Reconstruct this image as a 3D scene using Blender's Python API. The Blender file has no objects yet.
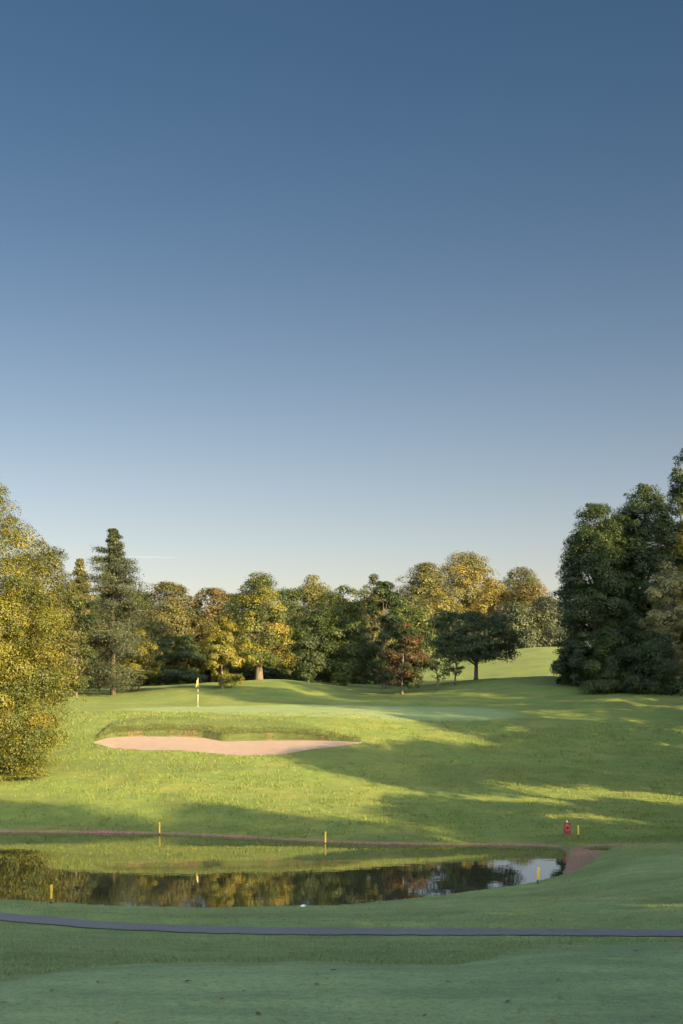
import bpy, math, random
import numpy as np

F, HY, CX, CAMZ = 1300.0, 690.0, 341.5, 7.0     # focal length in pixels, horizon row, centre column, eye height over the pond
scene = bpy.context.scene
COL = scene.collection
rng = np.random.default_rng(7)

# ------------------------------------------------------------------ helpers
def tag(o, label=None, cat=None, group=None, kind=None):
    if label: o['label'] = label
    if cat: o['category'] = cat
    if group: o['group'] = group
    if kind: o['kind'] = kind
    return o

def empty(name, loc):
    o = bpy.data.objects.new(name, None); COL.objects.link(o); o.location = loc
    o.empty_display_size = 0.5
    return o

def mesh_obj(name, verts, faces, mat, parent=None, smooth=False, attrs=None):
    """verts Nx3 array; faces MxK array (K 3 or 4) or list of polygons"""
    me = bpy.data.meshes.new(name)
    verts = np.asarray(verts, dtype=np.float32)
    if isinstance(faces, np.ndarray):
        k = faces.shape[1]; m = len(faces)
        me.vertices.add(len(verts)); me.vertices.foreach_set('co', verts.ravel())
        me.loops.add(m*k); me.loops.foreach_set('vertex_index', faces.astype(np.int32).ravel())
        me.polygons.add(m); me.polygons.foreach_set('loop_start', np.arange(0, m*k, k, dtype=np.int32))
        me.update(calc_edges=True)
    else:
        me.from_pydata([tuple(map(float, v)) for v in verts], [], faces); me.update()
    if attrs:
        for an, arr in attrs.items():
            a = me.attributes.new(an, 'FLOAT_COLOR', 'POINT')
            arr4 = np.ones((len(verts), 4), dtype=np.float32); arr4[:, :3] = arr
            a.data.foreach_set('color', arr4.ravel())
    if smooth:
        me.polygons.foreach_set('use_smooth', np.ones(len(me.polygons), dtype=bool))
    me.materials.append(mat)
    o = bpy.data.objects.new(name, me); COL.objects.link(o)
    if parent: o.parent = parent
    return o

def tubes(paths, seg=7):
    """list of (points Nx3, radii N) -> verts, list of faces (quads + end caps)"""
    V, Fc = [], []
    for pts, rad in paths:
        pts = np.asarray(pts, float); n = len(pts); b = len(V)
        t = np.gradient(pts, axis=0)
        for i in range(n):
            d = t[i]/(np.linalg.norm(t[i])+1e-9)
            ref = np.array([1, 0, 0]) if abs(d[0]) < .8 else np.array([0, 1, 0])
            a = np.cross(d, ref); a /= np.linalg.norm(a); c = np.cross(d, a)
            for k in range(seg):
                an = 2*math.pi*k/seg
                V.append(pts[i]+rad[i]*(math.cos(an)*a+math.sin(an)*c))
        for i in range(n-1):
            for k in range(seg):
                k2 = (k+1) % seg
                Fc.append((b+i*seg+k, b+i*seg+k2, b+(i+1)*seg+k2, b+(i+1)*seg+k))
        Fc.append(tuple(b+k for k in range(seg))[::-1]); Fc.append(tuple(b+(n-1)*seg+k for k in range(seg)))
    return np.array(V), Fc

def lathe(prof, seg=14, cx=0, cy=0):
    V, Fc = [], []
    for r, z in prof:
        for k in range(seg):
            a = 2*math.pi*k/seg; V.append((cx+r*math.cos(a), cy+r*math.sin(a), z))
    for i in range(len(prof)-1):
        for k in range(seg):
            k2 = (k+1) % seg
            Fc.append((i*seg+k, i*seg+k2, (i+1)*seg+k2, (i+1)*seg+k))
    Fc.append(tuple(range(seg))[::-1]); n = (len(prof)-1)*seg; Fc.append(tuple(n+k for k in range(seg)))
    return np.array(V), Fc

_tab = np.random.default_rng(11).random((256, 256))
def vnoise(x, y):
    xi = np.floor(x).astype(int); yi = np.floor(y).astype(int)
    fx = x-xi; fy = y-yi; fx = fx*fx*(3-2*fx); fy = fy*fy*(3-2*fy)
    a = _tab[xi & 255, yi & 255]; b = _tab[(xi+1) & 255, yi & 255]
    c = _tab[xi & 255, (yi+1) & 255]; d = _tab[(xi+1) & 255, (yi+1) & 255]
    return (a*(1-fx)+b*fx)*(1-fy)+(c*(1-fx)+d*fx)*fy-.5

def sstep(a, b, x):
    t = np.clip((x-a)/(b-a), 0, 1); return t*t*(3-2*t)

def poly_sd(px, py, poly):
    """signed distance to polygon, negative inside"""
    P = np.asarray(poly, float); n = len(P)
    d = np.full(px.shape, 1e18); ins = np.zeros(px.shape, bool)
    for i in range(n):
        a, b = P[i], P[(i+1) % n]
        ex, ey = b-a; wx = px-a[0]; wy = py-a[1]
        t = np.clip((wx*ex+wy*ey)/(ex*ex+ey*ey), 0, 1)
        d = np.minimum(d, (wx-ex*t)**2+(wy-ey*t)**2)
        c = (a[1] > py) != (b[1] > py)
        with np.errstate(divide='ignore', invalid='ignore'):
            xx = (b[0]-a[0])*(py-a[1])/(b[1]-a[1])+a[0]
        ins ^= c & (px < xx)
    d = np.sqrt(d); return np.where(ins, -d, d)

def chaikin(P, n=2):
    P = np.asarray(P, float)
    for _ in range(n):
        Q = np.roll(P, -1, axis=0); P = np.stack([.75*P+.25*Q, .25*P+.75*Q], 1).reshape(-1, 2)
    return P

def at(x, y, z):
    """ground point seen at column x, row y when it lies at height z"""
    D = (CAMZ-z)*F/(y-HY); return ((x-CX)*D/F, D)

# ------------------------------------------------------------------ materials
def mat(name):
    m = bpy.data.materials.new(name); m.use_nodes = True
    nt = m.node_tree; nt.nodes.clear()
    out = nt.nodes.new('ShaderNodeOutputMaterial'); p = nt.nodes.new('ShaderNodeBsdfPrincipled')
    nt.links.new(p.outputs[0], out.inputs[0])
    return m, nt, p, out
def N(nt, t, **kw):
    n = nt.nodes.new(t)
    for k, v in kw.items(): setattr(n, k, v)
    return n
def noise(nt, scale, detail=4, rough=.55, vec=None):
    n = N(nt, 'ShaderNodeTexNoise'); n.inputs['Scale'].default_value = scale
    n.inputs['Detail'].default_value = detail; n.inputs['Roughness'].default_value = rough
    if vec: nt.links.new(vec, n.inputs['Vector'])
    return n
def mixc(nt, fac, a, b, blend='MIX'):
    n = N(nt, 'ShaderNodeMix', data_type='RGBA', blend_type=blend)
    for sock, v in ((n.inputs[0], fac), (n.inputs[6], a), (n.inputs[7], b)):
        if hasattr(v, 'links') or hasattr(v, 'is_output'): nt.links.new(v, sock)
        elif isinstance(v, (int, float)): sock.default_value = v
        else: sock.default_value = (*v, 1)
    return n.outputs[2]
def ramp(nt, src, stops):
    r = N(nt, 'ShaderNodeValToRGB'); e = r.color_ramp.elements
    while len(e) < len(stops): e.new(.5)
    for el, (p, c) in zip(e, stops):
        el.position = p; el.color = (*c, 1) if not isinstance(c, (int, float)) else (c, c, c, 1)
    nt.links.new(src, r.inputs[0]); return r.outputs[0]

def simple(name, color, rough=.6, var=.25, scale=30, metal=0):
    m, nt, p, out = mat(name)
    co = N(nt, 'ShaderNodeTexCoord').outputs['Object']
    n = noise(nt, scale, vec=co)
    c = mixc(nt, n.outputs[0], [v*(1-var) for v in color], [min(1, v*(1+var)) for v in color])
    nt.links.new(c, p.inputs['Base Color']); p.inputs['Roughness'].default_value = rough
    p.inputs['Metallic'].default_value = metal
    return m

# ground: turf with mown areas, bare soil, rough and painted lip shade from the sheet's own masks
GRASS_ROUGH_A, GRASS_ROUGH_B = (.076, .118, .020), (.138, .166, .030)
M_ground, nt, p, out = mat('turf')
co = N(nt, 'ShaderNodeTexCoord').outputs['Object']
at_ = N(nt, 'ShaderNodeAttribute', attribute_name='turf'); sep = N(nt, 'ShaderNodeSeparateColor')
nt.links.new(at_.outputs['Color'], sep.inputs[0])
n1 = noise(nt, .35, 5, .6, co); n2 = noise(nt, 2.2, 5, .65, co); n3 = noise(nt, 11, 5, .75, co); n4 = noise(nt, 60, 3, .7, co)
base = mixc(nt, ramp(nt, n2.outputs[0], [(.3, 0.), (.7, 1.)]), GRASS_ROUGH_A, GRASS_ROUGH_B)
base = mixc(nt, ramp(nt, n1.outputs[0], [(.42, 0.), (.66, .7)]), base, (.164, .162, .034))
base = mixc(nt, ramp(nt, n3.outputs[0], [(.50, 0.), (.68, .65)]), base, (.046, .080, .018))
short = mixc(nt, n2.outputs[0], (.205, .275, .110), (.265, .325, .140))
short = mixc(nt, ramp(nt, n1.outputs[0], [(.4, 0.), (.7, .5)]), short, (.150, .190, .070))
short = mixc(nt, ramp(nt, n3.outputs[0], [(.46, 0.), (.66, .75)]), short, (.090, .150, .072))
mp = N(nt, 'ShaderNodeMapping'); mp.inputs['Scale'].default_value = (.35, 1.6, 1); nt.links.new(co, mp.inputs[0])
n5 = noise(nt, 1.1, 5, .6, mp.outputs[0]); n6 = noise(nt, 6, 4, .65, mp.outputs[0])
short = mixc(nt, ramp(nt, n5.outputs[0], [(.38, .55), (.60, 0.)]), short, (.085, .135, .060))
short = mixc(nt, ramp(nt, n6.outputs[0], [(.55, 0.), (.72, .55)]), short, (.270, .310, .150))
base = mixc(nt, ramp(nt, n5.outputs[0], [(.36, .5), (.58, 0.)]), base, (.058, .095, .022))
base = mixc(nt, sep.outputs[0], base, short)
base = mixc(nt, sep.outputs[2], base, (.044, .056, .015))  # dark tone for painted bunker lip shade and the dry patches
soil = mixc(nt, ramp(nt, n3.outputs[0], [(.34, 0.), (.66, 1.)]), (.075, .034, .020), (.270, .155, .105))
base = mixc(nt, sep.outputs[1], base, soil)
base = mixc(nt, ramp(nt, n4.outputs[0], [(.35, .35), (.6, 0.)]), base, (.045, .070, .022))
nt.links.new(base, p.inputs['Base Color']); p.inputs['Roughness'].default_value = .85
p.inputs['Specular IOR Level'].default_value = .25
bm_ = N(nt, 'ShaderNodeBump'); bm_.inputs['Strength'].default_value = .7; bm_.inputs['Distance'].default_value = .05
hh = N(nt, 'ShaderNodeMath', operation='ADD'); nt.links.new(n3.outputs[0], hh.inputs[0]); nt.links.new(n4.outputs[0], hh.inputs[1])
nt.links.new(hh.outputs[0], bm_.inputs['Height']); nt.links.new(bm_.outputs[0], p.inputs['Normal'])

# blades
M_blade, nt, p, out = mat('grass_blade')
a_ = N(nt, 'ShaderNodeAttribute', attribute_name='tint')
nt.links.new(a_.outputs['Color'], p.inputs['Base Color']); p.inputs['Roughness'].default_value = .6
p.inputs['Specular IOR Level'].default_value = .2
tr = N(nt, 'ShaderNodeBsdfTranslucent'); nt.links.new(a_.outputs['Color'], tr.inputs[0])
mx = N(nt, 'ShaderNodeMixShader'); mx.inputs[0].default_value = .35
nt.links.new(p.outputs[0], mx.inputs[1]); nt.links.new(tr.outputs[0], mx.inputs[2]); nt.links.new(mx.outputs[0], out.inputs[0])

# leaves
M_leaf, nt, p, out = mat('leaf')
a_ = N(nt, 'ShaderNodeAttribute', attribute_name='tint')
nt.links.new(a_.outputs['Color'], p.inputs['Base Color']); p.inputs['Roughness'].default_value = .55
p.inputs['Specular IOR Level'].default_value = .25
tr = N(nt, 'ShaderNodeBsdfTranslucent'); nt.links.new(a_.outputs['Color'], tr.inputs[0])
mx = N(nt, 'ShaderNodeMixShader'); mx.inputs[0].default_value = .3
nt.links.new(p.outputs[0], mx.inputs[1]); nt.links.new(tr.outputs[0], mx.inputs[2]); nt.links.new(mx.outputs[0], out.inputs[0])

# bark
M_bark, nt, p, out = mat('bark')
co = N(nt, 'ShaderNodeTexCoord').outputs['Object']
mp = N(nt, 'ShaderNodeMapping'); mp.inputs['Scale'].default_value = (6, 6, 1.2); nt.links.new(co, mp.inputs[0])
nb = noise(nt, 2, 6, .7, mp.outputs[0])
nt.links.new(mixc(nt, nb.outputs[0], (.030, .022, .015), (.115, .090, .065)), p.inputs['Base Color'])
p.inputs['Roughness'].default_value = .9
b_ = N(nt, 'ShaderNodeBump'); b_.inputs['Strength'].default_value = .6; b_.inputs['Distance'].default_value = .05
nt.links.new(nb.outputs[0], b_.inputs['Height']); nt.links.new(b_.outputs[0], p.inputs['Normal'])

# water
M_water, nt, p, out = mat('pond_water')
co = N(nt, 'ShaderNodeTexCoord').outputs['Object']
mp = N(nt, 'ShaderNodeMapping'); mp.inputs['Scale'].default_value = (.5, 1, 1); nt.links.new(co, mp.inputs[0])
nw = noise(nt, 2.2, 3, .5, mp.outputs[0])
p.inputs['Base Color'].default_value = (.022, .024, .012, 1); p.inputs['Roughness'].default_value = .015
p.inputs['IOR'].default_value = 2.8
b_ = N(nt, 'ShaderNodeBump'); b_.inputs['Strength'].default_value = .10; b_.inputs['Distance'].default_value = .01
nt.links.new(nw.outputs[0], b_.inputs['Height']); nt.links.new(b_.outputs[0], p.inputs['Normal'])

# sand
M_sand, nt, p, out = mat('bunker_sand')
co = N(nt, 'ShaderNodeTexCoord').outputs['Object']
ns = noise(nt, 1.5, 6, .6, co); ns2 = noise(nt, 25, 4, .6, co)
c = mixc(nt, ns.outputs[0], (.150, .106, .078), (.225, .165, .124)); c = mixc(nt, ramp(nt, ns2.outputs[0], [(.5, 0.), (.75, .35)]), c, (.14, .10, .075))
nt.links.new(c, p.inputs['Base Color']); p.inputs['Roughness'].default_value = .95
wv = N(nt, 'ShaderNodeTexWave'); wv.inputs['Scale'].default_value = 5; wv.inputs['Distortion'].default_value = 3; nt.links.new(co, wv.inputs[0])
b_ = N(nt, 'ShaderNodeBump'); b_.inputs['Strength'].default_value = .5; b_.inputs['Distance'].default_value = .03
ad = N(nt, 'ShaderNodeMath', operation='ADD'); nt.links.new(ns2.outputs[0], ad.inputs[0]); nt.links.new(wv.outputs['Fac'], ad.inputs[1])
nt.links.new(ad.outputs[0], b_.inputs['Height']); nt.links.new(b_.outputs[0], p.inputs['Normal'])

# tarmac path
M_path, nt, p, out = mat('tarmac')
co = N(nt, 'ShaderNodeTexCoord').outputs['Object']
n1 = noise(nt, .8, 5, .6, co); n2 = noise(nt, 40, 3, .6, co)
c = mixc(nt, n1.outputs[0], (.046, .046, .044), (.085, .083, .078)); c = mixc(nt, ramp(nt, n2.outputs[0], [(.45, 0.), (.7, .5)]), c, (.13, .125, .12))
nt.links.new(c, p.inputs['Base Color']); p.inputs['Roughness'].default_value = .85
b_ = N(nt, 'ShaderNodeBump'); b_.inputs['Strength'].default_value = .4; b_.inputs['Distance'].default_value = .01
nt.links.new(n2.outputs[0], b_.inputs['Height']); nt.links.new(b_.outputs[0], p.inputs['Normal'])

M_yellow = simple('yellow_paint', (.58, .36, .03), .55, .35)
M_red = simple('red_paint', (.17, .03, .022), .45, .2)
M_ring = simple('faded_orange_red', (.33, .06, .03), .6, .35)
M_white = simple('white_paint', (.75, .74, .70), .5, .1)
M_pole = simple('greyed_white_paint', (.42, .42, .37), .6, .2)  # white paint toned down to make the pole fainter
M_black = simple('dark_paint', (.03, .03, .03), .5, .2)
M_flag = simple('yellow_flag_cloth', (.36, .30, .085), .8, .12)
M_stone = simple('pale_stone', (.55, .53, .48), .8, .25, 8)
M_galv = simple('galvanised_steel', (.35, .35, .36), .45, .2, 20, .7)

# ------------------------------------------------------------------ terrain
COLS = {   # column of the picture -> (distance, height) profile
 -120: [(64,.3),(70,1.4),(78,2.9),(86,4.2),(95,5.3),(105,6.0),(120,6.6),(140,7.0),(330,9.5)],
 0:   [(64,.3),(70,1.3),(78,2.8),(86,4.2),(95,5.25),(105,5.95),(120,6.8),(140,7.2),(330,9.5)],
 60:  [(64,.3),(70,1.35),(77,2.9),(82,3.9),(86,4.75),(90,5.5),(97,5.75),(105,5.95),(112,6.35),(120,6.8),(140,7.3),(330,9.5)],
 110: [(63.5,.3),(70,1.4),(77,3.0),(78.5,3.45),(84.3,4.50),(86,5.0),(88.5,5.45),(101,5.76),(110,6.05),(118,6.4),(126,6.95),(140,7.4),(330,9.5)],
 200: [(62.5,.3),(70,1.45),(76,2.8),(78,3.2),(84.3,4.5),(86,5.0),(88.5,5.42),(101,5.74),(107,5.95),(113,6.9),(120,7.6),(130,7.7),(140,7.7),(330,9.5)],
 285: [(61,.3),(70,1.45),(76,2.75),(79,3.35),(84.3,4.45),(86,4.95),(88.5,5.40),(101,5.74),(107,6.05),(113,7.3),(119,8.05),(126,8.0),(140,8.0),(330,10)],
 345: [(59.5,.3),(70,1.4),(76,2.6),(80,3.5),(84.3,4.45),(86,4.85),(88.5,5.30),(101,5.72),(108,6.0),(114,6.5),(120,7.0),(130,7.4),(140,7.7),(200,9.5),(330,12)],
 400: [(59,.3),(69,1.2),(78,2.75),(84,3.95),(88,4.85),(92,5.25),(104,5.85),(112,6.4),(120,6.9),(140,7.6),(200,9.8),(260,12.6),(330,14)],
 480: [(59,.3),(67,1.0),(74,1.9),(80,2.95),(88,4.6),(95,5.3),(104,5.95),(112,7.1),(118,7.9),(125,8.1),(135,7.9),(170,9.4),(230,13.3),(260,14.6),(330,15)],
 550: [(59,.3),(66,.95),(72,1.65),(80,2.9),(88,4.35),(95,5.2),(102,5.8),(110,7.4),(118,8.35),(126,8.4),(135,8.3),(170,10.5),(220,14.4),(245,15.2),(300,15),(330,15)],
 620: [(59,.3),(66,.9),(72,1.5),(80,2.8),(88,4.3),(95,5.6),(101,6.5),(110,7.2),(150,9.5),(220,14),(300,15),(330,15)],
 683: [(60,.3),(66,.85),(72,1.5),(80,2.7),(88,4.2),(95,5.5),(101,6.4),(110,7.2),(150,9.5),(220,14),(300,15),(330,15)],
 800: [(60,.3),(66,.85),(72,1.5),(80,2.7),(88,4.2),(95,5.5),(101,6.4),(110,7.2),(150,9.5),(220,14),(300,15),(330,15)],
}
NEAR = {
 -120: [(0,3.5),(15.5,3.5),(23,2.4),(31,1.45),(35.5,1.28),(40,.7),(46,.12)],
 0:   [(0,3.5),(15.8,3.5),(23,2.4),(30.5,1.36),(33.8,1.25),(38.5,.6),(43.3,.10)],
 100: [(0,3.5),(16.4,3.5),(23,2.35),(29.5,1.38),(32.2,1.25),(37,.62),(41.7,.10)],
 200: [(0,3.5),(16.9,3.5),(23,2.3),(29.3,1.38),(31.8,1.25),(36.4,.62),(41,.10)],
 340: [(0,3.5),(17.1,3.5),(23,2.3),(29.3,1.38),(31.8,1.25),(36.4,.62),(41,.10)],
 450: [(0,3.5),(16.8,3.45),(22,2.5),(29.3,1.38),(31.8,1.25),(37.5,.60),(43.3,.10)],
 560: [(0,3.5),(17.8,3.5),(24,2.2),(29.3,1.38),(31.8,1.25),(39,.55),(47.4,.12)],
 620: [(0,3.5),(18,3.5),(24,2.2),(29.3,1.38),(31.8,1.25),(36,.80),(42,.72),(50,.82),(54,.72),(57,.3)],
 683: [(0,3.5),(18.2,3.5),(24,2.2),(29.3,1.38),(31.8,1.25),(36,.95),(42,.95),(50,.98),(54,.84),(57.5,.3)],
 800: [(0,3.5),(18.2,3.5),(24,2.2),(29.3,1.38),(31.8,1.25),(36,1.1),(42,1.2),(50,1.2),(54,.95),(57.5,.3)],
}
UG = np.arange(-120, 801, 4.0); DG = np.arange(0, 340, .25)
def tab():
    def grid(prof):
        xs = sorted(prof); rows = []
        for x in xs:
            d, z = zip(*prof[x]); rows.append(np.interp(DG, d, z))
        rows = np.array(rows)
        return np.array([[0]]) if False else np.stack([np.interp(UG, xs, rows[:, k]) for k in range(len(DG))], 1)
    a, b = grid(NEAR), grid(COLS)
    # near profile up to the far side of the water, far profile after it
    w = sstep(50, 58, DG)[None, :] * np.ones((len(UG), 1))
    T = a*(1-w)+b*w
    def blur(T, s, axis):
        k = np.arange(-int(3*s), int(3*s)+1); g = np.exp(-.5*(k/s)**2); g /= g.sum()
        P = np.pad(T, [(len(k)//2, len(k)//2) if i == axis else (0, 0) for i in (0, 1)], mode='edge')
        return np.apply_along_axis(lambda r: np.convolve(r, g, 'valid'), axis, P)
    return blur(blur(T, 4, 0), 3.2, 1)
TT = tab()
def base_z(X, Y):
    X = np.asarray(X, float); Y = np.asarray(Y, float)
    u = CX+F*X/np.maximum(Y, 12.)
    u = np.clip(u, UG[0], UG[-1]-.01); d = np.clip(Y, 0, DG[-1]-.5)
    i = (u-UG[0])/4; j = d/.25; i0 = i.astype(int); j0 = j.astype(int); i0 = np.minimum(i0, len(UG)-2)
    fi = i-i0; fj = j-j0
    return (TT[i0, j0]*(1-fj)+TT[i0, j0+1]*fj)*(1-fi)+(TT[i0+1, j0]*(1-fj)+TT[i0+1, j0+1]*fj)*fi

# pond outline
near_edge = [(-60, 903), (0, 899.5), (60, 904.5), (100, 907), (200, 911.5), (300, 912.5), (350, 911), (400, 907), (450, 900), (490, 896), (520, 892), (545, 886), (557, 880), (564, 872), (567, 862)]
far_edge = [(565, 851), (556, 846.5), (500, 845.5), (430, 845), (380, 844), (330, 842.5), (285, 840), (240, 837.5), (200, 835.5), (160, 834), (100, 833), (50, 832.5), (0, 832), (-60, 831)]
POND = chaikin([at(x, y, 0) for x, y in near_edge+far_edge], 1)
DITCH = chaikin([(11.0, 55.5), (14, 56.2), (20, 57.2), (30, 58), (60, 59), (60, 60.3), (30, 59.6), (20, 58.9), (14, 58.3), (10.5, 58.2)], 1)
MUD = chaikin([at(555, 882, .1), at(566, 858, .1), at(570, 848, .1), at(590, 842, .2), at(606, 842, .3), at(607, 849, .3), at(596, 861, .2), at(580, 872, .1)], 2)

# bunker edges by column
SBX = [95, 100, 112, 140, 180, 203, 213, 222, 232, 250, 280, 310, 340, 362]
SBB = [742, 739.5, 737, 736, 736.3, 737.5, 739.3, 740.8, 741, 740.4, 740, 740, 740.8, 742]
SBF = [742.5, 744.5, 748, 749.5, 750, 751.5, 753, 754, 755, 755.3, 754, 750, 745.5, 742.5]
_d = np.arange(70, 92, .02)
def _front_D(x, y):
    X = (x-CX)*_d/F; yy = HY+F*(CAMZ-base_z(X, _d))/_d
    return _d[np.argmin(np.abs(yy-y))]
SX = np.arange(95, 362.1, 1.0)
SDF = np.array([_front_D(x, np.interp(x, SBX, SBF)) for x in SX])
SYB = np.interp(SX, SBX, SBB)
SDB = SDF + (np.interp(SX, SBX, SBF)-SYB)*.36 + .02         # how far the sand runs back
SZF = base_z((SX-CX)*SDF/F, SDF)-.06
SZB = CAMZ-(SYB-HY)*SDB/F
SZB = np.minimum(SZB, base_z((SX-CX)*SDB/F, SDB)-.02)
k_ = np.ones(7)/7
SDF, SDB, SZF, SZB = [np.convolve(np.pad(a, 3, mode='edge'), k_, 'valid') for a in (SDF, SDB, SZF, SZB)]
def sand_z(u, v):
    zf = np.interp(u, SX, SZF); zb = np.interp(u, SX, SZB)
    return zf+(zb-zf)*np.clip(v, 0, 1)**1.25
def ground(X, Y, micro=True, masks=False):
    X = np.asarray(X, float); Y = np.asarray(Y, float)
    z = base_z(X, Y)
    u = CX+F*X/np.maximum(Y, 12.)
    yp = HY+F*(CAMZ-z)/np.maximum(Y, 3.)
    edge = np.interp(u, [0, 60, 120, 200, 330, 420, 455, 480, 520, 560, 683], [977, 968, 963, 958.5, 957, 961, 963, 957, 949, 945, 942])
    edge = edge + 4*vnoise(X*.9, Y*.9) + 5*vnoise(X*4, Y*4)
    tee = np.where(Y < 12, 1., sstep(-3.5, 6., yp-edge)) * (Y < 25)
    gx, gy = (X+1.5)/15.0+.05*vnoise(X*.8, Y*.8), (Y-95.3)/7.3+.08*vnoise(X*.8+9, Y*.8)
    green = 1-sstep(.86, 1.06, np.sqrt(gx*gx+gy*gy))
    short = np.maximum(tee, green)
    short_col = np.maximum(np.maximum(tee, green*.68), .55*(1-sstep(44, 54, Y))*(.8+.6*vnoise(X/2, Y/2)))
    if micro:
        amp = 1-.85*short
        z = z + amp*(.10*vnoise(X/5.1, Y/5.1)+.16*vnoise(X/14+7, Y/11)) + amp*(.055*vnoise(X/1.1+3, Y/.9)+.035*vnoise(X/.42, Y/.40))*sstep(9, 13, Y)
        z = z + .05*(1-amp)*vnoise(X/3.3, Y/3.3)
        z = z + sstep(150, 400, Y)*1.2*vnoise(X/30, Y/30)
        z = z + sstep(60, 140, np.abs(X))*2.0*vnoise(X/25, Y/25)
    # flat bed under the path
    pd = path_dist(X, Y)
    z = np.where(pd < 2.2, z*sstep(.75, 2.2, pd)+(path_z(X)-.03)*(1-sstep(.75, 2.2, pd)), z)
    sh = Y-np.interp(X, PXf, PYf)
    z = z+.09*sstep(.70, .84, sh)*(1-sstep(1.0, 2.6, sh))*(Y > 20)
    sd = np.minimum(poly_sd(X, Y, POND), poly_sd(X, Y, DITCH)) if X.size > 0 else z
    far = sstep(52, 56, Y)
    wall = (.085+.05*vnoise(X/2.6, Y/2.6))*sstep(0, .16, sd)
    zf = np.minimum(z, wall+.10*np.maximum(sd-.1, 0)+.02)*(1-sstep(1.5, 3.2, sd))+z*sstep(1.5, 3.2, sd)
    zn = np.maximum(z, .05+.10*sstep(0, 1.2, sd))
    mudd = poly_sd(X, Y, MUD)
    zn = np.where(mudd < .6, (.05+.05*np.clip(X-8.6, 0, 4))*(1-sstep(-.2, .6, mudd))+zn*sstep(-.2, .6, mudd), zn)
    bank = np.where(sd < 0, -.10-.5*sstep(0, 2.5, -sd), np.maximum(far*zf+(1-far)*zn, .02))
    z = np.where(sd < 6, bank, np.where(Y > 30, np.maximum(z, .08), z))
    inside = (u > 95) & (u < 362) & (Y > 70) & (Y < 92)
    df = np.interp(u, SX, SDF); db = np.interp(u, SX, SDB)
    v = (Y-df)/np.maximum(db-df, .05)
    eb = np.where(inside, np.exp(-((v-1.35)/.33)**2)*(v > .9)*np.clip((db-df)/3., 0, 1), 0)
    z = z+.20*eb*(1+.5*vnoise(X/1.4, Y/1.4))
    sandm = inside & (v > 0) & (v < 1) & (db-df > .25)
    wd = np.clip((1-v)*(db-df)/.16, 0, 1)*np.clip(v*(db-df)/.1, 0, 1)
    z = np.where(sandm, z+(np.minimum(sand_z(u, v)-.12, z)-z)*wd, z)
    if not masks: return z
    soil = (1-sstep(.10, .24+.22*vnoise(X/.8, Y/.8), sd))*far*np.clip(.85+.8*vnoise(X/2.3+5, Y/2.3), 0, 1)
    soil = np.maximum(soil, (sd < 0)*1.)
    mud = 1-sstep(-.25, .25, poly_sd(X, Y, MUD)+.5*vnoise(X/.6, Y/.6))
    soil = np.maximum(soil, mud)
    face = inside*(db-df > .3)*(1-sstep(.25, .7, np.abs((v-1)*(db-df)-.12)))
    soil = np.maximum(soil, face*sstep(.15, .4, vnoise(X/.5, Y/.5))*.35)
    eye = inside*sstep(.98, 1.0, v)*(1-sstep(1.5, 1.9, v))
    lip_shade_and_dry = np.maximum(np.maximum(face*.95, eye*.55), sstep(.1, .45, vnoise(X/3+20, Y/2.2))*.35*(1-short))  # shade painted on the bunker lip face and brow, plus dry patches
    return z, np.stack([np.clip(short_col, 0, 1), np.clip(soil, 0, 1), np.clip(lip_shade_and_dry, 0, 1)], -1)
_pp = [(-260, 38.5), (-120, 35.2), (0, 33.0), (100, 31.75), (200, 31.15), (340, 31.0), (560, 31.0), (683, 30.8), (800, 30.6), (1100, 30.2)]
PX = np.array([(x-CX)*d/F for x, d in _pp]); PY = np.array([d for x, d in _pp])
PXf = np.linspace(-40, 40, 321); PYf = np.interp(PXf, PX, PY)
PYf = np.convolve(np.pad(PYf, 12, mode='edge'), np.ones(25)/25, 'valid')
def path_dist(X, Y):
    return np.abs(Y-np.interp(X, PXf, PYf))
def path_z(X):
    return 1.25+0*X

def axis(parts):
    out = []
    for a, b, s in parts: out += list(np.arange(a, b, s))
    return np.array(out)
YS = axis([(-300, -60, 30), (-60, 10, 5), (10, 13, .5), (13, 24, .16), (24, 36, .14), (36, 44, .16), (44, 57, .22), (57, 66, .11), (66, 79, .16), (79, 88.5, .07), (88.5, 92, .16), (92, 130, .35), (130, 300, 3), (300, 700, 20), (700, 3001, 150)])
xs = axis([(0, 18, .12), (18, 32, .3), (32, 70, 2), (70, 300, 12), (300, 3001, 150)])
XS = np.concatenate([-xs[:0:-1], xs])
GX, GY = np.meshgrid(XS, YS)
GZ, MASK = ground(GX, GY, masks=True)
def grid_faces(ny, nx):
    i = np.arange(ny*nx).reshape(ny, nx)
    return np.stack([i[:-1, :-1], i[:-1, 1:], i[1:, 1:], i[1:, :-1]], -1).reshape(-1, 4)
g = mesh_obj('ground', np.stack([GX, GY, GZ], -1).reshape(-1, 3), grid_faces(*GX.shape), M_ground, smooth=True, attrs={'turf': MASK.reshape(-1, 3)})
tag(g, kind='structure')

# water
wx = np.linspace(-60, 60, 25); wy = np.linspace(38, 68, 13); WX, WY = np.meshgrid(wx, wy)
tag(mesh_obj('pond', np.stack([WX, WY, 0*WX], -1).reshape(-1, 3), grid_faces(*WX.shape), M_water), kind='structure')

# path: a shallow strip
hw = .43
vx = np.linspace(-1, 1, 9)
P2X = np.repeat(PXf[:, None], 9, 1); P2Y = PYf[:, None]+vx[None, :]*(hw+.10*vnoise(PXf*1.3, PXf*0)[:, None]+.08*vnoise(PXf*3.1, PXf*0+4)[:, None]*vx[None, :])
P2Z = path_z(P2X)+.022-.03*vx[None, :]**2
tag(mesh_obj('cart_path', np.stack([P2X, P2Y, P2Z], -1).reshape(-1, 3), grid_faces(*P2X.shape)[:, ::-1], M_path, smooth=True), kind='structure')

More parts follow.
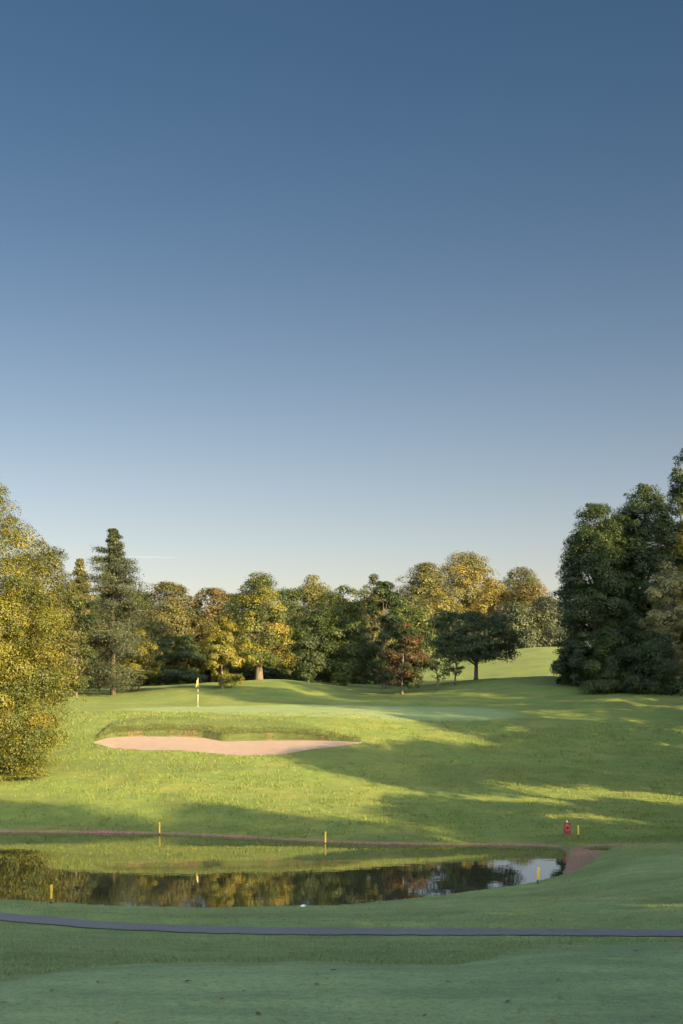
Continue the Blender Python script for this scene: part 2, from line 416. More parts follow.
# sand
vv = np.linspace(-.06, 1.08, 40); sx = np.linspace(SX[0], SX[-1], 400)
SU, SV = np.meshgrid(sx, vv, indexing='ij')
df = np.interp(SU, SX, SDF); db = np.interp(SU, SX, SDB)
SD = df+(db-df)*SV; SXw = (SU-CX)*SD/F
SZw = sand_z(SU, SV)+.02*vnoise(SXw*1.5, SD*1.5)-.10*np.clip(-SV/.06, 0, 1)
tag(mesh_obj('sand_bunker', np.stack([SXw, SD, SZw], -1).reshape(-1, 3), grid_faces(*SU.shape)[:, ::-1], M_sand, smooth=True), kind='structure')

# ------------------------------------------------------------------ blades of longer grass
def blades(name, X, Y, h, w, pal, seed):
    r = np.random.default_rng(seed); n = len(X)
    z = ground(X, Y)-.01
    a = r.random(n)*2*np.pi; lean = r.random(n)*.7*h; la = r.random(n)*2*np.pi
    dx, dy = np.cos(a)*w/2, np.sin(a)*w/2
    b0 = np.stack([X-dx, Y-dy, z], 1); b1 = np.stack([X+dx, Y+dy, z], 1)
    tp = np.stack([X+np.cos(la)*lean, Y+np.sin(la)*lean, z+h], 1)
    V = np.stack([b0, b1, tp], 1).reshape(-1, 3)
    pal = np.array(pal); t = r.random(n)[:, None]; k = r.integers(0, len(pal)-1, n)
    c = pal[k]*(1-t)+pal[k+1]*t
    o = mesh_obj(name, V, np.arange(n*3).reshape(-1, 3), M_blade, attrs={'tint': np.repeat(c, 3, 0)})
    return tag(o, kind='stuff')
def scatter(n, x0, x1, y0, y1, keep, seed):
    r = np.random.default_rng(seed)
    Y = y0+(y1-y0)*r.random(n); X = (x0+(x1-x0)*r.random(n)-CX)*Y/F
    k = keep(X, Y, r); return X[k], Y[k]
GP = [(.060, .106, .019), (.104, .146, .027), (.165, .180, .038), (.088, .130, .024)]
def keep_bank(X, Y, r):
    sd = np.minimum(poly_sd(X, Y, POND), poly_sd(X, Y, DITCH))
    u = CX+F*X/Y; df = np.interp(u, SX, SDF); db = np.interp(u, SX, SDB); v = (Y-df)/np.maximum(db-df, .05)
    sand = (u > 94) & (u < 363) & (v > -.05) & (v < 1.02)
    clump = vnoise(X/.6, Y/.6)+.6*vnoise(X/2.5, Y/2.5)
    return (sd > .12) & ~sand & (r.random(len(X)) < np.clip(.35+1.3*clump, .05, 1)) & (poly_sd(X, Y, MUD) > .1)
X, Y = scatter(130000, -30, 720, 58, 90, keep_bank, 3)
r = np.random.default_rng(5)
blades('rough_grass', X, Y, .05+.10*r.random(len(X)), .03+.03*r.random(len(X)), GP, 31)
def keep_near(X, Y, r):
    sd = np.minimum(poly_sd(X, Y, POND), poly_sd(X, Y, DITCH)); pd = path_dist(X, Y)
    u = CX+F*X/Y; yp = HY+F*(CAMZ-base_z(X, Y))/Y
    edge = np.interp(u, [0, 60, 120, 200, 330, 420, 455, 480, 520, 560, 683], [977, 968, 963, 958.5, 957, 961, 963, 957, 949, 945, 942])
    clump = vnoise(X/.5, Y/.5)+.6*vnoise(X/2, Y/2)
    return (sd > .15) & (pd > .38) & (yp < edge+1) & (r.random(len(X)) < np.clip(.45+1.2*clump, .08, 1)) & (poly_sd(X, Y, MUD) > .1)
X, Y = scatter(170000, -30, 720, 15.5, 56, keep_near, 4)
blades('bank_grass', X, Y, .025+.055*r.random(len(X)), .012+.016*r.random(len(X)), [(.10, .16, .05), (.15, .205, .075), (.21, .245, .105), (.13, .18, .06)], 32)

X, Y = scatter(150000, -40, 723, 12.8, 24, lambda X, Y, r: (HY+F*(CAMZ-base_z(X, Y))/Y > np.interp(CX+F*X/Y, [0, 120, 330, 455, 560, 683], [977, 963, 957, 963, 945, 942])-2) & (r.random(len(X)) < np.clip(.45+1.1*vnoise(X/.35, Y/.35)+.8*vnoise(X/1.6, Y/1.6), .05, 1)), 6)
blades('tee_grass', X, Y, np.random.default_rng(8).uniform(.010, .032, len(X)), np.random.default_rng(9).uniform(.006, .014, len(X)), [(.11, .17, .055), (.19, .25, .095), (.26, .30, .13), (.15, .21, .08)], 33)
rl = np.random.default_rng(12); uu = rl.uniform(93, 366, 26000); ss = rl.random(26000)**1.4*1.1-.10
df = np.interp(uu, SX, SDF); db = np.interp(uu, SX, SDB); Y = db+ss; X = (uu-CX)*Y/F
kk = (db-df > .3) & (rl.random(26000) < np.clip(.6+1.4*vnoise(X/.5, Y/.5), .1, 1)); X, Y = X[kk], Y[kk]
blades('bunker_fringe_grass', X, Y, rl.uniform(.03, .11, len(X)), rl.uniform(.02, .04, len(X)), [(.05, .09, .02), (.08, .115, .026), (.11, .11, .035), (.08, .06, .025), (.06, .10, .02)], 34)

rf_ = np.random.default_rng(21); nF = 420
Y = rf_.uniform(13, 40, nF); X = (rf_.uniform(-30, 713, nF)-CX)*Y/F; kk = poly_sd(X, Y, POND) > .2; X, Y = X[kk], Y[kk]; nF = len(X)
zF = np.where(path_dist(X, Y) < .5, path_z(X)+.03, ground(X, Y)+.012); aa = rf_.random(nF)*6.28; ll = rf_.uniform(.03, .06, nF)
ux, uy = np.cos(aa)*ll, np.sin(aa)*ll
VF = np.stack([np.stack([X-ux, Y-uy, zF], 1), np.stack([X+.5*uy, Y-.5*ux, zF+.015], 1), np.stack([X+ux, Y+uy, zF+.02*rf_.random(nF)], 1), np.stack([X-.5*uy, Y+.5*ux, zF+.008], 1)], 1).reshape(-1, 3)
cF = np.array([(.16, .09, .03), (.22, .16, .04), (.10, .07, .03), (.24, .22, .10)])[rf_.integers(0, 4, nF)]
tag(mesh_obj('fallen_leaves', VF, np.arange(nF*4).reshape(-1, 4), M_blade, attrs={'tint': np.repeat(cF, 4, 0)}), kind='stuff')

# ------------------------------------------------------------------ trees
PALS = {
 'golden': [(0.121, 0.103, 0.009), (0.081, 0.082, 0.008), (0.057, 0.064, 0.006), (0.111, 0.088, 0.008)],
 'paleoli': [(0.105, 0.096, 0.026), (0.076, 0.075, 0.020), (0.059, 0.062, 0.017)],
 'olive': [(0.059, 0.062, 0.014), (0.042, 0.048, 0.013), (0.066, 0.062, 0.016)],
 'olivebr': [(0.078, 0.061, 0.016), (0.052, 0.050, 0.013), (0.089, 0.060, 0.016)],
 'yellow': [(0.135, 0.120, 0.013), (0.098, 0.098, 0.012), (0.066, 0.074, 0.011), (0.123, 0.100, 0.012)],
 'gold': [(0.144, 0.106, 0.018), (0.116, 0.095, 0.018), (0.085, 0.078, 0.016)],
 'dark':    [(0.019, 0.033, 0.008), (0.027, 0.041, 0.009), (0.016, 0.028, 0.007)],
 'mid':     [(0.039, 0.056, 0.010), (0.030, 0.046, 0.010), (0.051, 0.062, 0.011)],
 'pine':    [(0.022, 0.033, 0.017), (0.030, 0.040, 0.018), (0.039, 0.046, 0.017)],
 'red': [(0.059, 0.027, 0.012), (0.045, 0.030, 0.011), (0.028, 0.032, 0.010)],
 'silver_lit':  [(0.210, 0.186, 0.076), (0.154, 0.144, 0.053), (0.112, 0.114, 0.038)],  # paler tones stand in for sunlight missing on this tree
}
def unit(v): return v/(np.linalg.norm(v, axis=-1, keepdims=True)+1e-9)
PROF = {
 'round': lambda t: np.sqrt(np.clip(1-((t-.45)/.56)**2, 0, 1)),
 'dome':  lambda t: np.sqrt(np.clip(1-((t-.25)/.76)**2, 0, 1)),
 'cone':  lambda t: np.clip(1.02-t, 0, 1)**.8*np.clip(t*6+.45, 0, 1),
 'egg':   lambda t: np.clip(1-np.abs((t-.35)/.66)**1.7, 0, 1)**.75,
 'flat':  lambda t: np.clip(1-np.abs((t-.55)/.48)**3, 0, 1)**.6,
 'column': lambda t: np.clip(1-((t-.45)/.56)**4, 0, 1)**.6,
 'skirt': lambda t: np.interp(t, [0, .1, .25, .55, .75, .9, 1], [.72, .9, 1., .9, .66, .34, .05]),
 'pine': lambda t: np.interp(t, [0, .12, .3, .5, .7, .85, .94, 1], [.6, .95, 1., .76, .48, .22, .05, .0]),
 'spread': lambda t: np.clip(1-((t-.12)/.9)**2, 0, 1)**.6,
}
def leaves(P, Nrm, ls, col, aspect, r):
    n = len(P); t = unit(np.cross(Nrm, r.normal(size=(n, 3)))); b = np.cross(Nrm, t)
    s = ls*(.5+1.1*r.random(n)**2)[:, None]; w = s*aspect
    V = np.stack([P-t*s*.5, P+b*w*.5-t*s*.05, P+t*s*.5, P-b*w*.5-t*s*.05], 1).reshape(-1, 3)
    return V, np.repeat(col, 4, 0)
def palette(name, n_cl, idx, r, leafvar=.15):
    pal = np.array(PALS[name]); t = r.random(n_cl)*(len(pal)-1); k = np.minimum(t.astype(int), len(pal)-2); f = (t-k)[:, None]
    c = pal[k]*(1-f)+pal[k+1]*f
    c = c[idx]*(1+leafvar*r.normal(size=(len(idx), 1)))
    return np.clip(c, .008, .6)

def make_tree(name, label, cat, pos, H, R, pal, prof='round', crown0=.12, k=2.0, ls=.26, seed=1, lean=(0, 0), clumps=None, csize=(.23, .40), group=None, habit='broad', lobes=.28, pal2=None, trunk_r=None, flatten=.72):
    r = np.random.default_rng(seed)
    X, Y = pos; zb = float(ground(np.array([X]), np.array([Y]))[0])-.06
    root = empty(name, (X, Y, zb)); tag(root, label, cat, group)
    z0 = H*crown0; Hc = H-z0; pf = PROF[prof]
    S = 2*math.pi*R*Hc*.75+math.pi*R*R
    nl = int(k*S/(.5*.62*ls*ls)); nl = max(1500, min(nl, 260000))
    ph = r.random(6)*6.28; fr = [2, 3, 5]
    def lobe(a, t): return 1+lobes*(.5*np.sin(fr[0]*a+ph[0]+3*t)+.35*np.sin(fr[1]*a+ph[1]-4*t)+.3*np.sin(fr[2]*a+ph[2]+7*t))
    def axis_at(t):
        return np.stack([lean[0]*t*H, lean[1]*t*H, 0*t], -1)
    tr = trunk_r or max(.08, H*.017)
    paths = []
    if habit == 'conifer':
        nt_ = int(26+H*1.3); tt = np.sort(r.random(nt_*5)**.85); a0 = r.random(len(tt))*2; tt = np.clip(tt+.009*np.sin(2*np.pi*tt*11+1.5*a0), 0, .95)
        a = r.random(len(tt))*6.28; rad = pf(tt)*R*lobe(a, tt)*(.75+.4*r.random(len(tt)))
        nb = len(tt); per = max(8, nl//nb); idx = np.repeat(np.arange(nb), per); f = r.random(len(idx))**.95
        zc = z0+tt*Hc
        up = .10 if tt is None else (.35*tt-.16)
        bx = np.cos(a[idx])*rad[idx]*f; by = np.sin(a[idx])*rad[idx]*f
        bz = zc[idx]+rad[idx]*f*up[idx]
        sp = (.10+.22*rad[idx]*.35)
        P = np.stack([bx, by, bz], 1)+r.normal(size=(len(idx), 3))*sp[:, None]*np.array([1, 1, .55])
        Nn = unit(np.stack([np.cos(a[idx]), np.sin(a[idx]), .7+0*f], 1)+.9*r.normal(size=(len(idx), 3)))
        col = palette(pal, nb, idx, r)
        V, C = leaves(P, Nn, ls, col, .42, r)
        paths.append((np.array([[0, 0, 0], [.0, 0, H*.5], [0, 0, H*.97]]), [tr, tr*.6, tr*.12]))
        for j in range(0, nb, 3):
            e = np.array([math.cos(a[j])*rad[j]*.9, math.sin(a[j])*rad[j]*.9, zc[j]+rad[j]*.9*up[j]])
            paths.append((np.array([[0, 0, zc[j]], e]), [tr*.18, tr*.05]))
    else:
        M = clumps or int(np.clip(S*.6, 34, 190))
        tt = r.random(M*6); keep = r.random(M*6) < (pf(tt)+.12); tt = tt[keep][:M]; M = len(tt)
        a = r.random(M)*6.28; q = .28+.72*np.sqrt(r.random(M))
        rc = R*(csize[0]*.7+(csize[1]*1.05-csize[0]*.7)*r.random(M)**1.3)*np.clip(.55+.6*pf(tt), .4, 1)
        rr = np.maximum(pf(tt)*R*lobe(a, tt)-rc*.75, 0)*q*np.where(r.random(M) < (.16 if habit != 'weeping' else .05), 1.0+.3*r.random(M), 1)
        zc = z0+tt*Hc; zc = np.minimum(zc, H-rc*.7); zc = np.maximum(zc, z0*.9+rc*.3)
        Cc = np.stack([np.cos(a)*rr, np.sin(a)*rr, zc], 1)+axis_at(tt)*np.array([1, 1, 0])
        wgt = rc**2; wgt = wgt/wgt.sum(); idx = r.choice(M, nl, p=wgt)
        d = unit(r.normal(size=(nl, 3))); d[:, 2] = np.where(d[:, 2] < -.3, -d[:, 2]*.6, d[:, 2]); d = unit(d)
        rad = rc[idx]*(.45+.55*r.random(nl)**.55); out_ = r.random(nl) < .10; rad = np.where(out_, rad*(1.05+.22*r.random(nl)), rad)
        # breaks inside each clump: leaves gather on twigs
        tw = unit(r.normal(size=(M, 9, 3))); pick = r.integers(0, 9, nl); d = unit(d+1.15*tw[idx, pick]*(r.random(nl) < .75)[:, None])
        P = Cc[idx]+d*rad[:, None]*np.array([1, 1, flatten])
        if habit == 'weeping':
            ns = max(1, nl//26); sidx = r.integers(0, ns, nl); spt = P[r.integers(0, nl, ns)]; ln = (.5+1.6*r.random(ns))*H*.085
            f = r.random(nl); P2 = spt[sidx]+np.stack([.10*r.normal(size=nl)+.25*f*np.sign(spt[sidx, 0])*0, .10*r.normal(size=nl), -f*ln[sidx]], 1)
            m = r.random(nl) < .36; P = np.where(m[:, None], P2, P)
            P[:, 2] = np.maximum(P[:, 2], .12)
        cen = np.array([0, 0, z0+.4*Hc])
        Nn = unit(.75*d+.5*unit(P-cen)+.32*r.normal(size=(nl, 3))+np.array([0, 0, .25]))
        col = palette(pal, M, idx, r)
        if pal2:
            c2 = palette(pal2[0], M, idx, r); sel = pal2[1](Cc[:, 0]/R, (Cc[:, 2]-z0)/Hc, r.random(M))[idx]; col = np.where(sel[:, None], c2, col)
        V, C = leaves(P, Nn, ls, col, .62, r)
        top = np.array([lean[0]*H*.75, lean[1]*H*.75, z0+Hc*.72])
        mid1 = np.array([lean[0]*H*.25+.05*R*r.normal(), lean[1]*H*.25, H*.28]); mid2 = np.array([lean[0]*H*.5+.07*R*r.normal(), lean[1]*H*.5, H*.52])
        paths.append((np.array([[0, 0, -.1], [0, 0, .35], mid1, mid2, top]), [tr*1.45, tr*1.05, tr*.85, tr*.55, tr*.15]))
        for j in r.choice(M, min(M, 22), replace=False):
            s = float(np.clip((Cc[j, 2]/H)*.72, .12, .8)); zs = s*H
            st = np.array([np.interp(zs, [0, H*.28, H*.52, top[2]], [0, mid1[0], mid2[0], top[0]]), np.interp(zs, [0, H*.28, H*.52, top[2]], [0, mid1[1], mid2[1], top[1]]), min(zs, top[2])])
            e = Cc[j]; m_ = .5*(st+e)+np.array([0, 0, .05*H*r.random()])+.04*R*r.normal(size=3)
            b = tr*(.42-.25*s); paths.append((np.array([st, m_, e]), [b, b*.6, b*.2]))
    tv, tf = tubes(paths, 7)
    mesh_obj('trunk', tv, tf, M_bark, root, smooth=True)
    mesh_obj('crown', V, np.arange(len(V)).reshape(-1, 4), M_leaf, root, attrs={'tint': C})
    return root

def tree_px(name, label, x, D, ytop, wpx, pal, seed, cat='tree', **kw):
    X = (x-CX)*D/F; zb = float(ground(np.array([X]), np.array([D]))[0])
    H = CAMZ-(ytop-HY)*D/F-zb; R = wpx*D/F/2
    kw.setdefault('ls', max(.11, D*.00125))
    return make_tree(name, label, cat, (X, D), H, R, pal, seed=seed, **kw)

W = 'woodland behind the green'
# left edge
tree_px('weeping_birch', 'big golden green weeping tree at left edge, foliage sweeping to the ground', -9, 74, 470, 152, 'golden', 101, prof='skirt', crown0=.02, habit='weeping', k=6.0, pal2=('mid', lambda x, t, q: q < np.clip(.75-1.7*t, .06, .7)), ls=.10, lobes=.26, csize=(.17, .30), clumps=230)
tree_px('broadleaf_tree', 'ragged olive tree rising just behind the golden weeping tree', 40, 112, 538, 84, 'olive', 102, prof='round', k=1.8, crown0=.02, lobes=.3, group=W)
tree_px('broadleaf_tree', 'pale yellow green pointed tree left of the tall dark pine', 80, 132, 553, 62, 'paleoli', 103, prof='pine', habit='conifer', crown0=.0, k=2.2, group=W)
tree_px('broadleaf_tree', 'dark rounded tree between golden weeping tree and tall pine', 76, 114, 588, 44, 'dark', 104, prof='column', crown0=.05, group=W)
tree_px('pine_tree', 'tall dark pointed pine standing alone above the left tree line', 113, 118, 522, 94, 'pine', 105, prof='pine', habit='conifer', crown0=.05, k=2.6, lobes=.5, group=W)
tree_px('broadleaf_tree', 'small sunlit olive tree at the right foot of tall pine', 139, 121, 627, 46, 'golden', 106, prof='round', crown0=.14, group=W)
tree_px('broadleaf_tree', 'broad round topped olive tree right of the tall pine', 167, 137, 581, 82, 'olive', 107, prof='dome', crown0=.1, group=W, pal2=('olivebr', lambda x, t, q: q < .3))
tree_px('broadleaf_tree', 'brownish round tree behind, left of tall yellow tree', 212, 139, 587, 66, 'olivebr', 108, prof='dome', crown0=.1, group=W)
tree_px('evergreen_shrub', 'wide dark layered evergreen left of the small yellow tree', 178, 134, 632, 70, 'dark', 109, prof='spread', crown0=.04, flatten=.4, group=W, cat='shrub')
tree_px('broadleaf_tree', 'small bright yellow tree just behind the flagstick', 222, 114, 615, 54, 'yellow', 110, prof='egg', crown0=.07, lobes=.35, group=W)
tree_px('broadleaf_tree', 'tall yellow autumn tree with thick trunk, behind the sunlit mound', 259, 123, 568, 74, 'yellow', 111, prof='egg', crown0=.12, lobes=.4, k=1.7, trunk_r=.36, group=W, pal2=('mid', lambda x, t, q: (q < .35) | (t > .8) & (q < .8) | (x < -.45)))
tree_px('broadleaf_tree', 'pale gold treetop behind, just right of tall yellow tree', 313, 190, 574, 62, 'paleoli', 112, prof='dome', group=W)
tree_px('broadleaf_tree', 'dark green bushy tree right beside the tall yellow tree', 308, 127, 601, 66, 'dark', 113, prof='dome', crown0=.04, group=W)
tree_px('broadleaf_tree', 'dark full tree in the middle of the centre tree clump', 345, 128, 584, 66, 'mid', 114, prof='egg', crown0=.05, group=W)
tree_px('broadleaf_tree', 'pale tipped tall tree behind the dark centre clump', 374, 150, 573, 48, 'olive', 115, prof='egg', group=W)
tree_px('broadleaf_tree', 'narrow dark tree directly left of the reddish tree', 384, 124, 578, 40, 'dark', 116, prof='column', crown0=.06, group=W)
tree_px('broadleaf_tree', 'reddish brown tree with low branches left of the fairway gap', 402, 114, 620, 56, 'dark', 117, prof='egg', crown0=.12, group=W, pal2=('red', lambda x, t, q: ((t > .42) & (q < .8)) | (q < .25)))
tree_px('sapling', 'thin sapling, left one of the pair in the fairway gap', 437, 115, 652, 30, 'mid', 118, prof='round', crown0=.25, k=.7, lobes=.5, group='saplings in the fairway gap')
tree_px('sapling', 'thin sapling, right one of the pair in the fairway gap', 455, 117, 646, 26, 'mid', 119, prof='round', crown0=.3, k=.7, lobes=.5, group='saplings in the fairway gap')
tree_px('spreading_tree', 'dark spreading tree with bare leaning trunk in the fairway gap', 476, 122, 608, 96, 'dark', 120, prof='dome', crown0=.27, k=1.5, lean=(-.10, 0), trunk_r=.19, lobes=.55, clumps=150, csize=(.12, .26), flatten=.55, group=W)
# far lit trees beyond the fairway
FARG = 'far trees on the hill beyond the fairway gap'
tree_px('broadleaf_tree', 'far sunlit olive dome left of the golden one on the hill', 424, 330, 562, 70, 'olive', 121, prof='dome', ls=.38, group=FARG, pal2=('paleoli', lambda x, t, q: q < .35))
tree_px('broadleaf_tree', 'tallest far golden green dome on the hill skyline', 467, 335, 551, 78, 'gold', 122, prof='dome', ls=.38, group=FARG, pal2=('paleoli', lambda x, t, q: q < .5))
tree_px('broadleaf_tree', 'far dark olive dome near the big right hand trees', 522, 345, 566, 58, 'olive', 123, prof='dome', ls=.38, group=FARG)
tree_px('broadleaf_tree', 'far bright orange gold tree right below the golden dome', 493, 315, 578, 44, 'gold', 124, prof='round', ls=.36, group=FARG)
tree_px('broadleaf_tree', 'far pale gold bushy tree below the olive dome', 437, 305, 588, 56, 'gold', 125, prof='dome', ls=.36, group=FARG, pal2=('paleoli', lambda x, t, q: q < .6))
tree_px('broadleaf_tree', 'far brownish gold tree in front of the dark olive dome', 530, 310, 582, 60, 'olivebr', 126, prof='dome', ls=.36, group=FARG)
tree_px('broadleaf_tree', 'far dull green tree on the crest behind the spreading tree', 512, 258, 602, 60, 'pine', 127, prof='dome', crown0=.03, ls=.4, group=FARG)
tree_px('broadleaf_tree', 'far dull green tree on the crest touching the big right tree', 548, 262, 596, 60, 'pine', 128, prof='dome', crown0=.03, ls=.4, group=FARG)
tree_px('broadleaf_tree', 'far dull green tree mostly hidden behind the spreading tree', 452, 262, 612, 70, 'pine', 129, prof='dome', crown0=.03, ls=.4, group=FARG)
tree_px('broadleaf_tree', 'far dark tree seen over the pair of saplings', 415, 250, 606, 50, 'mid', 130, prof='dome', crown0=.03, ls=.4, group=FARG)
for i, (x, w) in enumerate([(462, 46), (492, 50), (525, 50), (556, 40)]):
    tree_px('hedge_bush', 'far dark bush along the foot of the trees on the hill', x, 252, 628, w, 'pine', 131+i, cat='bush', prof='spread', crown0=.0, ls=.34, k=1.6, group='bushes along the hill crest')
# right hand wood
RG = 'wood at the right edge'
tree_px('broadleaf_tree', 'big rounded dark green tree, leftmost of the right wood', 596, 112, 501, 92, 'dark', 140, prof='dome', crown0=.0, k=3.0, group=RG, csize=(.17, .30), clumps=420, lobes=.15)
tree_px('broadleaf_tree', 'tall dark ragged tree in the middle of the right wood', 642, 114, 483, 92, 'dark', 141, prof='dome', crown0=.03, lobes=.24, k=2.8, clumps=360, csize=(.17, .32), group=RG)
tree_px('broadleaf_tree', 'dark pointed treetop, highest one at the right edge', 684, 120, 444, 72, 'dark', 142, prof='egg', crown0=.02, k=2.4, clumps=300, csize=(.18, .32), lobes=.22, group=RG)
tree_px('broadleaf_tree', 'silvery olive tree at the right edge, sunlight painted into its leaves', 668, 106, 560, 58, 'silver_lit', 143, prof='round', crown0=.18, k=1.5, lobes=.4, group=RG)
tree_px('broadleaf_tree', 'dark tree filling the gap behind the two big right trees', 618, 121, 515, 70, 'dark', 148, prof='column', crown0=.02, k=2.2, group=RG)
tree_px('broadleaf_tree', 'golden leaved tree cut by the right edge of the picture', 697, 116, 478, 58, 'golden', 144, prof='egg', group=RG)
tree_px('evergreen_shrub', 'dark low evergreen shrub at the foot of right wood', 650, 104, 630, 80, 'dark', 145, prof='spread', crown0=.0, group=RG, cat='shrub')
tree_px('evergreen_shrub', 'dark shrub with drooping left skirt beside the fairway gap', 574, 110, 636, 50, 'dark', 146, prof='spread', crown0=.0, group=RG, cat='shrub')
tree_px('evergreen_shrub', 'dark shrub between the two other shrubs under the right wood', 610, 106, 634, 64, 'mid', 147, prof='spread', crown0=.0, group=RG, cat='shrub')
# understorey behind the first row: nothing tells these dark bushes apart
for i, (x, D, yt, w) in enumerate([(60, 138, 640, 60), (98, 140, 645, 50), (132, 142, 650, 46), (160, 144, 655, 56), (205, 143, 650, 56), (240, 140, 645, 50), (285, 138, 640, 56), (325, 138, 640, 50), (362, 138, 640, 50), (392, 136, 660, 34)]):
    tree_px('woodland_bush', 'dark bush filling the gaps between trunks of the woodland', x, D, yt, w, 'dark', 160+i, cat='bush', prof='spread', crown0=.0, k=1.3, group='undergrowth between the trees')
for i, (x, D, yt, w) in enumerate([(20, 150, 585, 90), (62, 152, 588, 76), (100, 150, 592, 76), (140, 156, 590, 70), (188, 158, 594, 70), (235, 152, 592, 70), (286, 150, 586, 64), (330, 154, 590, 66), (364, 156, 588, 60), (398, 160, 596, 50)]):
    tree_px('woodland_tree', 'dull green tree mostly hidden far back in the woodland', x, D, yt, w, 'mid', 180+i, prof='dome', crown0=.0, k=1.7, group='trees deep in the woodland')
# trees off to the right and behind the viewer, unseen, placed for the long shadows they lay over the course
OFF = [(16, -6, 21, 6, .06), (27, -1, 22, 6, .06), (22, 7, 19, 5.5, .06), (36, 5, 23, 6, .06), (20, -4, 20, 5, .06), (10, -14, 22, 6, .06), (0, -18, 22, 6, .06), (32, -9, 23, 6, .06),
       (40, 14, 20, 5, .06), (45, 19, 17, 5, .06), (49, 24, 15.7, 5, .06), (54, 30, 15, 5, .06), (31, 12, 20, 5, .06), (28, 8, 20, 6, .04), (36, 20, 17, 5, .04),
       (28, 47, 9.4, 4, .05), (33, 51, 7.3, 4, .05), (36, 54, 5.8, 4, .05), (33, 49, 15, 4.5, .66), (37, 53, 15, 4.5, .63), (36, 59, 13, 4.5, .45),  # low bushes under raised crowns, gap shaped to pass a sunlit streak
       (37, 63, 17, 4.5, .06), (39, 69, 24.8, 5.5, .06), (42, 76, 23, 4.5, .06), (44, 84, 20, 5, .06), (42, 90, 22, 5, .06), (48, 92, 22, 6, .06), (41, 101, 22, 5, .06), (56, 84, 23, 6, .06), (60, 98, 24, 6, .06)]
for i, (X, Y, H, R, c0) in enumerate(OFF):
    make_tree('offframe_shade_tree', 'unseen tree beyond the right edge shading the course', 'tree', (X, Y), H, R, 'mid', seed=220+i, ls=.4, k=2.2, crown0=c0, group='trees shading the course from the right')

# ------------------------------------------------------------------ stakes, flag, marker
def gz(X, Y): return float(ground(np.array([X]), np.array([Y]))[0])
def stake(x, y, z, hgt, label):
    X, Y = at(x, y, z); zz = gz(X, Y)
    root = empty('hazard_stake', (X, Y, zz-.05)); tag(root, label, 'stake', 'yellow hazard stakes round the pond'); root.rotation_euler = (math.radians(2.5*math.sin(x)), math.radians(3*math.cos(1.7*x)), x)
    v, f = lathe([(.036, 0), (.036, hgt*.30)], 12); mesh_obj('foot', v, f, M_black, root, True)
    v, f = lathe([(.040, hgt*.30+.002), (.042, hgt*.32), (.042, hgt*.93), (.037, hgt*.97), (.016, hgt)], 12); mesh_obj('post', v, f, M_yellow, root, True)
stake(159.5, 833.3, .06, .76, 'yellow stake at left end of the far pond bank')
stake(325, 841, .1, .72, 'yellow stake in the middle of the far pond bank')
stake(578.5, 840.5, .1, .62, 'yellow stake on the far bank beside the red marker')
stake(51, 904, .08, .66, 'yellow stake on the near bank at the left')
stake(537.5, 890, .08, .62, 'yellow stake on the near bank at the right')

X, Y = at(567, 840.5, .1); zz = gz(X, Y)
root = empty('lifebuoy_stand', (X, Y, zz-.05)); tag(root, 'small red lifebuoy stand on the far bank beside a yellow stake', 'lifebuoy stand')
v, f = lathe([(.028, 0), (.028, .80), (.01, .82)], 10); mesh_obj('post', v, f, M_galv, root, True)
# backing board with rounded corners
bw, bh, bt = .165, .27, .02; zc = .44
pts = []
for cx, cz, a0 in ((bw-.06, bh-.06, 0), (-bw+.06, bh-.06, 90), (-bw+.06, -bh+.06, 180), (bw-.06, -bh+.06, 270)):
    for k in range(5):
        a = math.radians(a0+22.5*k); pts.append((cx+.06*math.cos(a), zc+cz+.06*math.sin(a)))
n = len(pts); V = [(x, -.032, z) for x, z in pts]+[(x, -.032-bt, z) for x, z in pts]
Fc = [tuple(range(n)), tuple(range(2*n-1, n-1, -1))]+[(i, n+i, n+(i+1) % n, (i+1) % n) for i in range(n)]
mesh_obj('backing_board', V, Fc, M_red, root)
V, Fc = [], []
for i in range(28):
    a = 2*math.pi*i/28
    for j in range(10):
        b = 2*math.pi*j/10; rr = .105+.032*math.cos(b); V.append((rr*math.cos(a), -.090+.032*math.sin(b), .46+1.15*rr*math.sin(a)))
for i in range(28):
    for j in range(10): Fc.append((i*10+j, ((i+1) % 28)*10+j, ((i+1) % 28)*10+(j+1) % 10, i*10+(j+1) % 10))
mesh_obj('lifebuoy', V, Fc, M_ring, root, True)

# flagstick
FD = 100.5; FX = (198-CX)*FD/F; zz = gz(FX, FD)
root = empty('flagstick', (FX, FD, zz)); tag(root, 'thin flagstick with a limp yellow flag on the green', 'flagstick')
v, f = lathe([(.055, -.02), (.055, .012)], 16); mesh_obj('hole_cup', v, f, M_white, root)
zs = [0, .95, 1.12, 1.32, 1.48, 2.15]
for i in range(5):
    r_ = .013
    v, f = lathe([(r_, zs[i]+.001), (r_, zs[i+1])], 10); mesh_obj('pole', v, f, M_black if i in (1, 3) else M_pole, root, True)
v, f = lathe([(.026, 2.15), (.03, 2.17), (.026, 2.2), (.005, 2.21)], 10); mesh_obj('finial', v, f, M_flag, root, True)
# flag hanging in folds
V, Fc = [], []; nu, nv = 16, 10
for i in range(nu):
    s = i/(nu-1)
    for j in range(nv):
        q = j/(nv-1)
        x = -.015-.11*s+.03*math.sin(9*s+2*q); y = .09*math.sin(11*s)*s*(.5+.5*q)
        z = 2.13-.30*q*(1-.1*s)-.30*s*s-.12*s
        V.append((x, y, z))
for i in range(nu-1):
    for j in range(nv-1): Fc.append((i*nv+j, (i+1)*nv+j, (i+1)*nv+j+1, i*nv+j+1))
fl = mesh_obj('flag', V, Fc, M_flag, root, True)
sm = fl.modifiers.new('thick', 'SOLIDIFY'); sm.thickness = .006

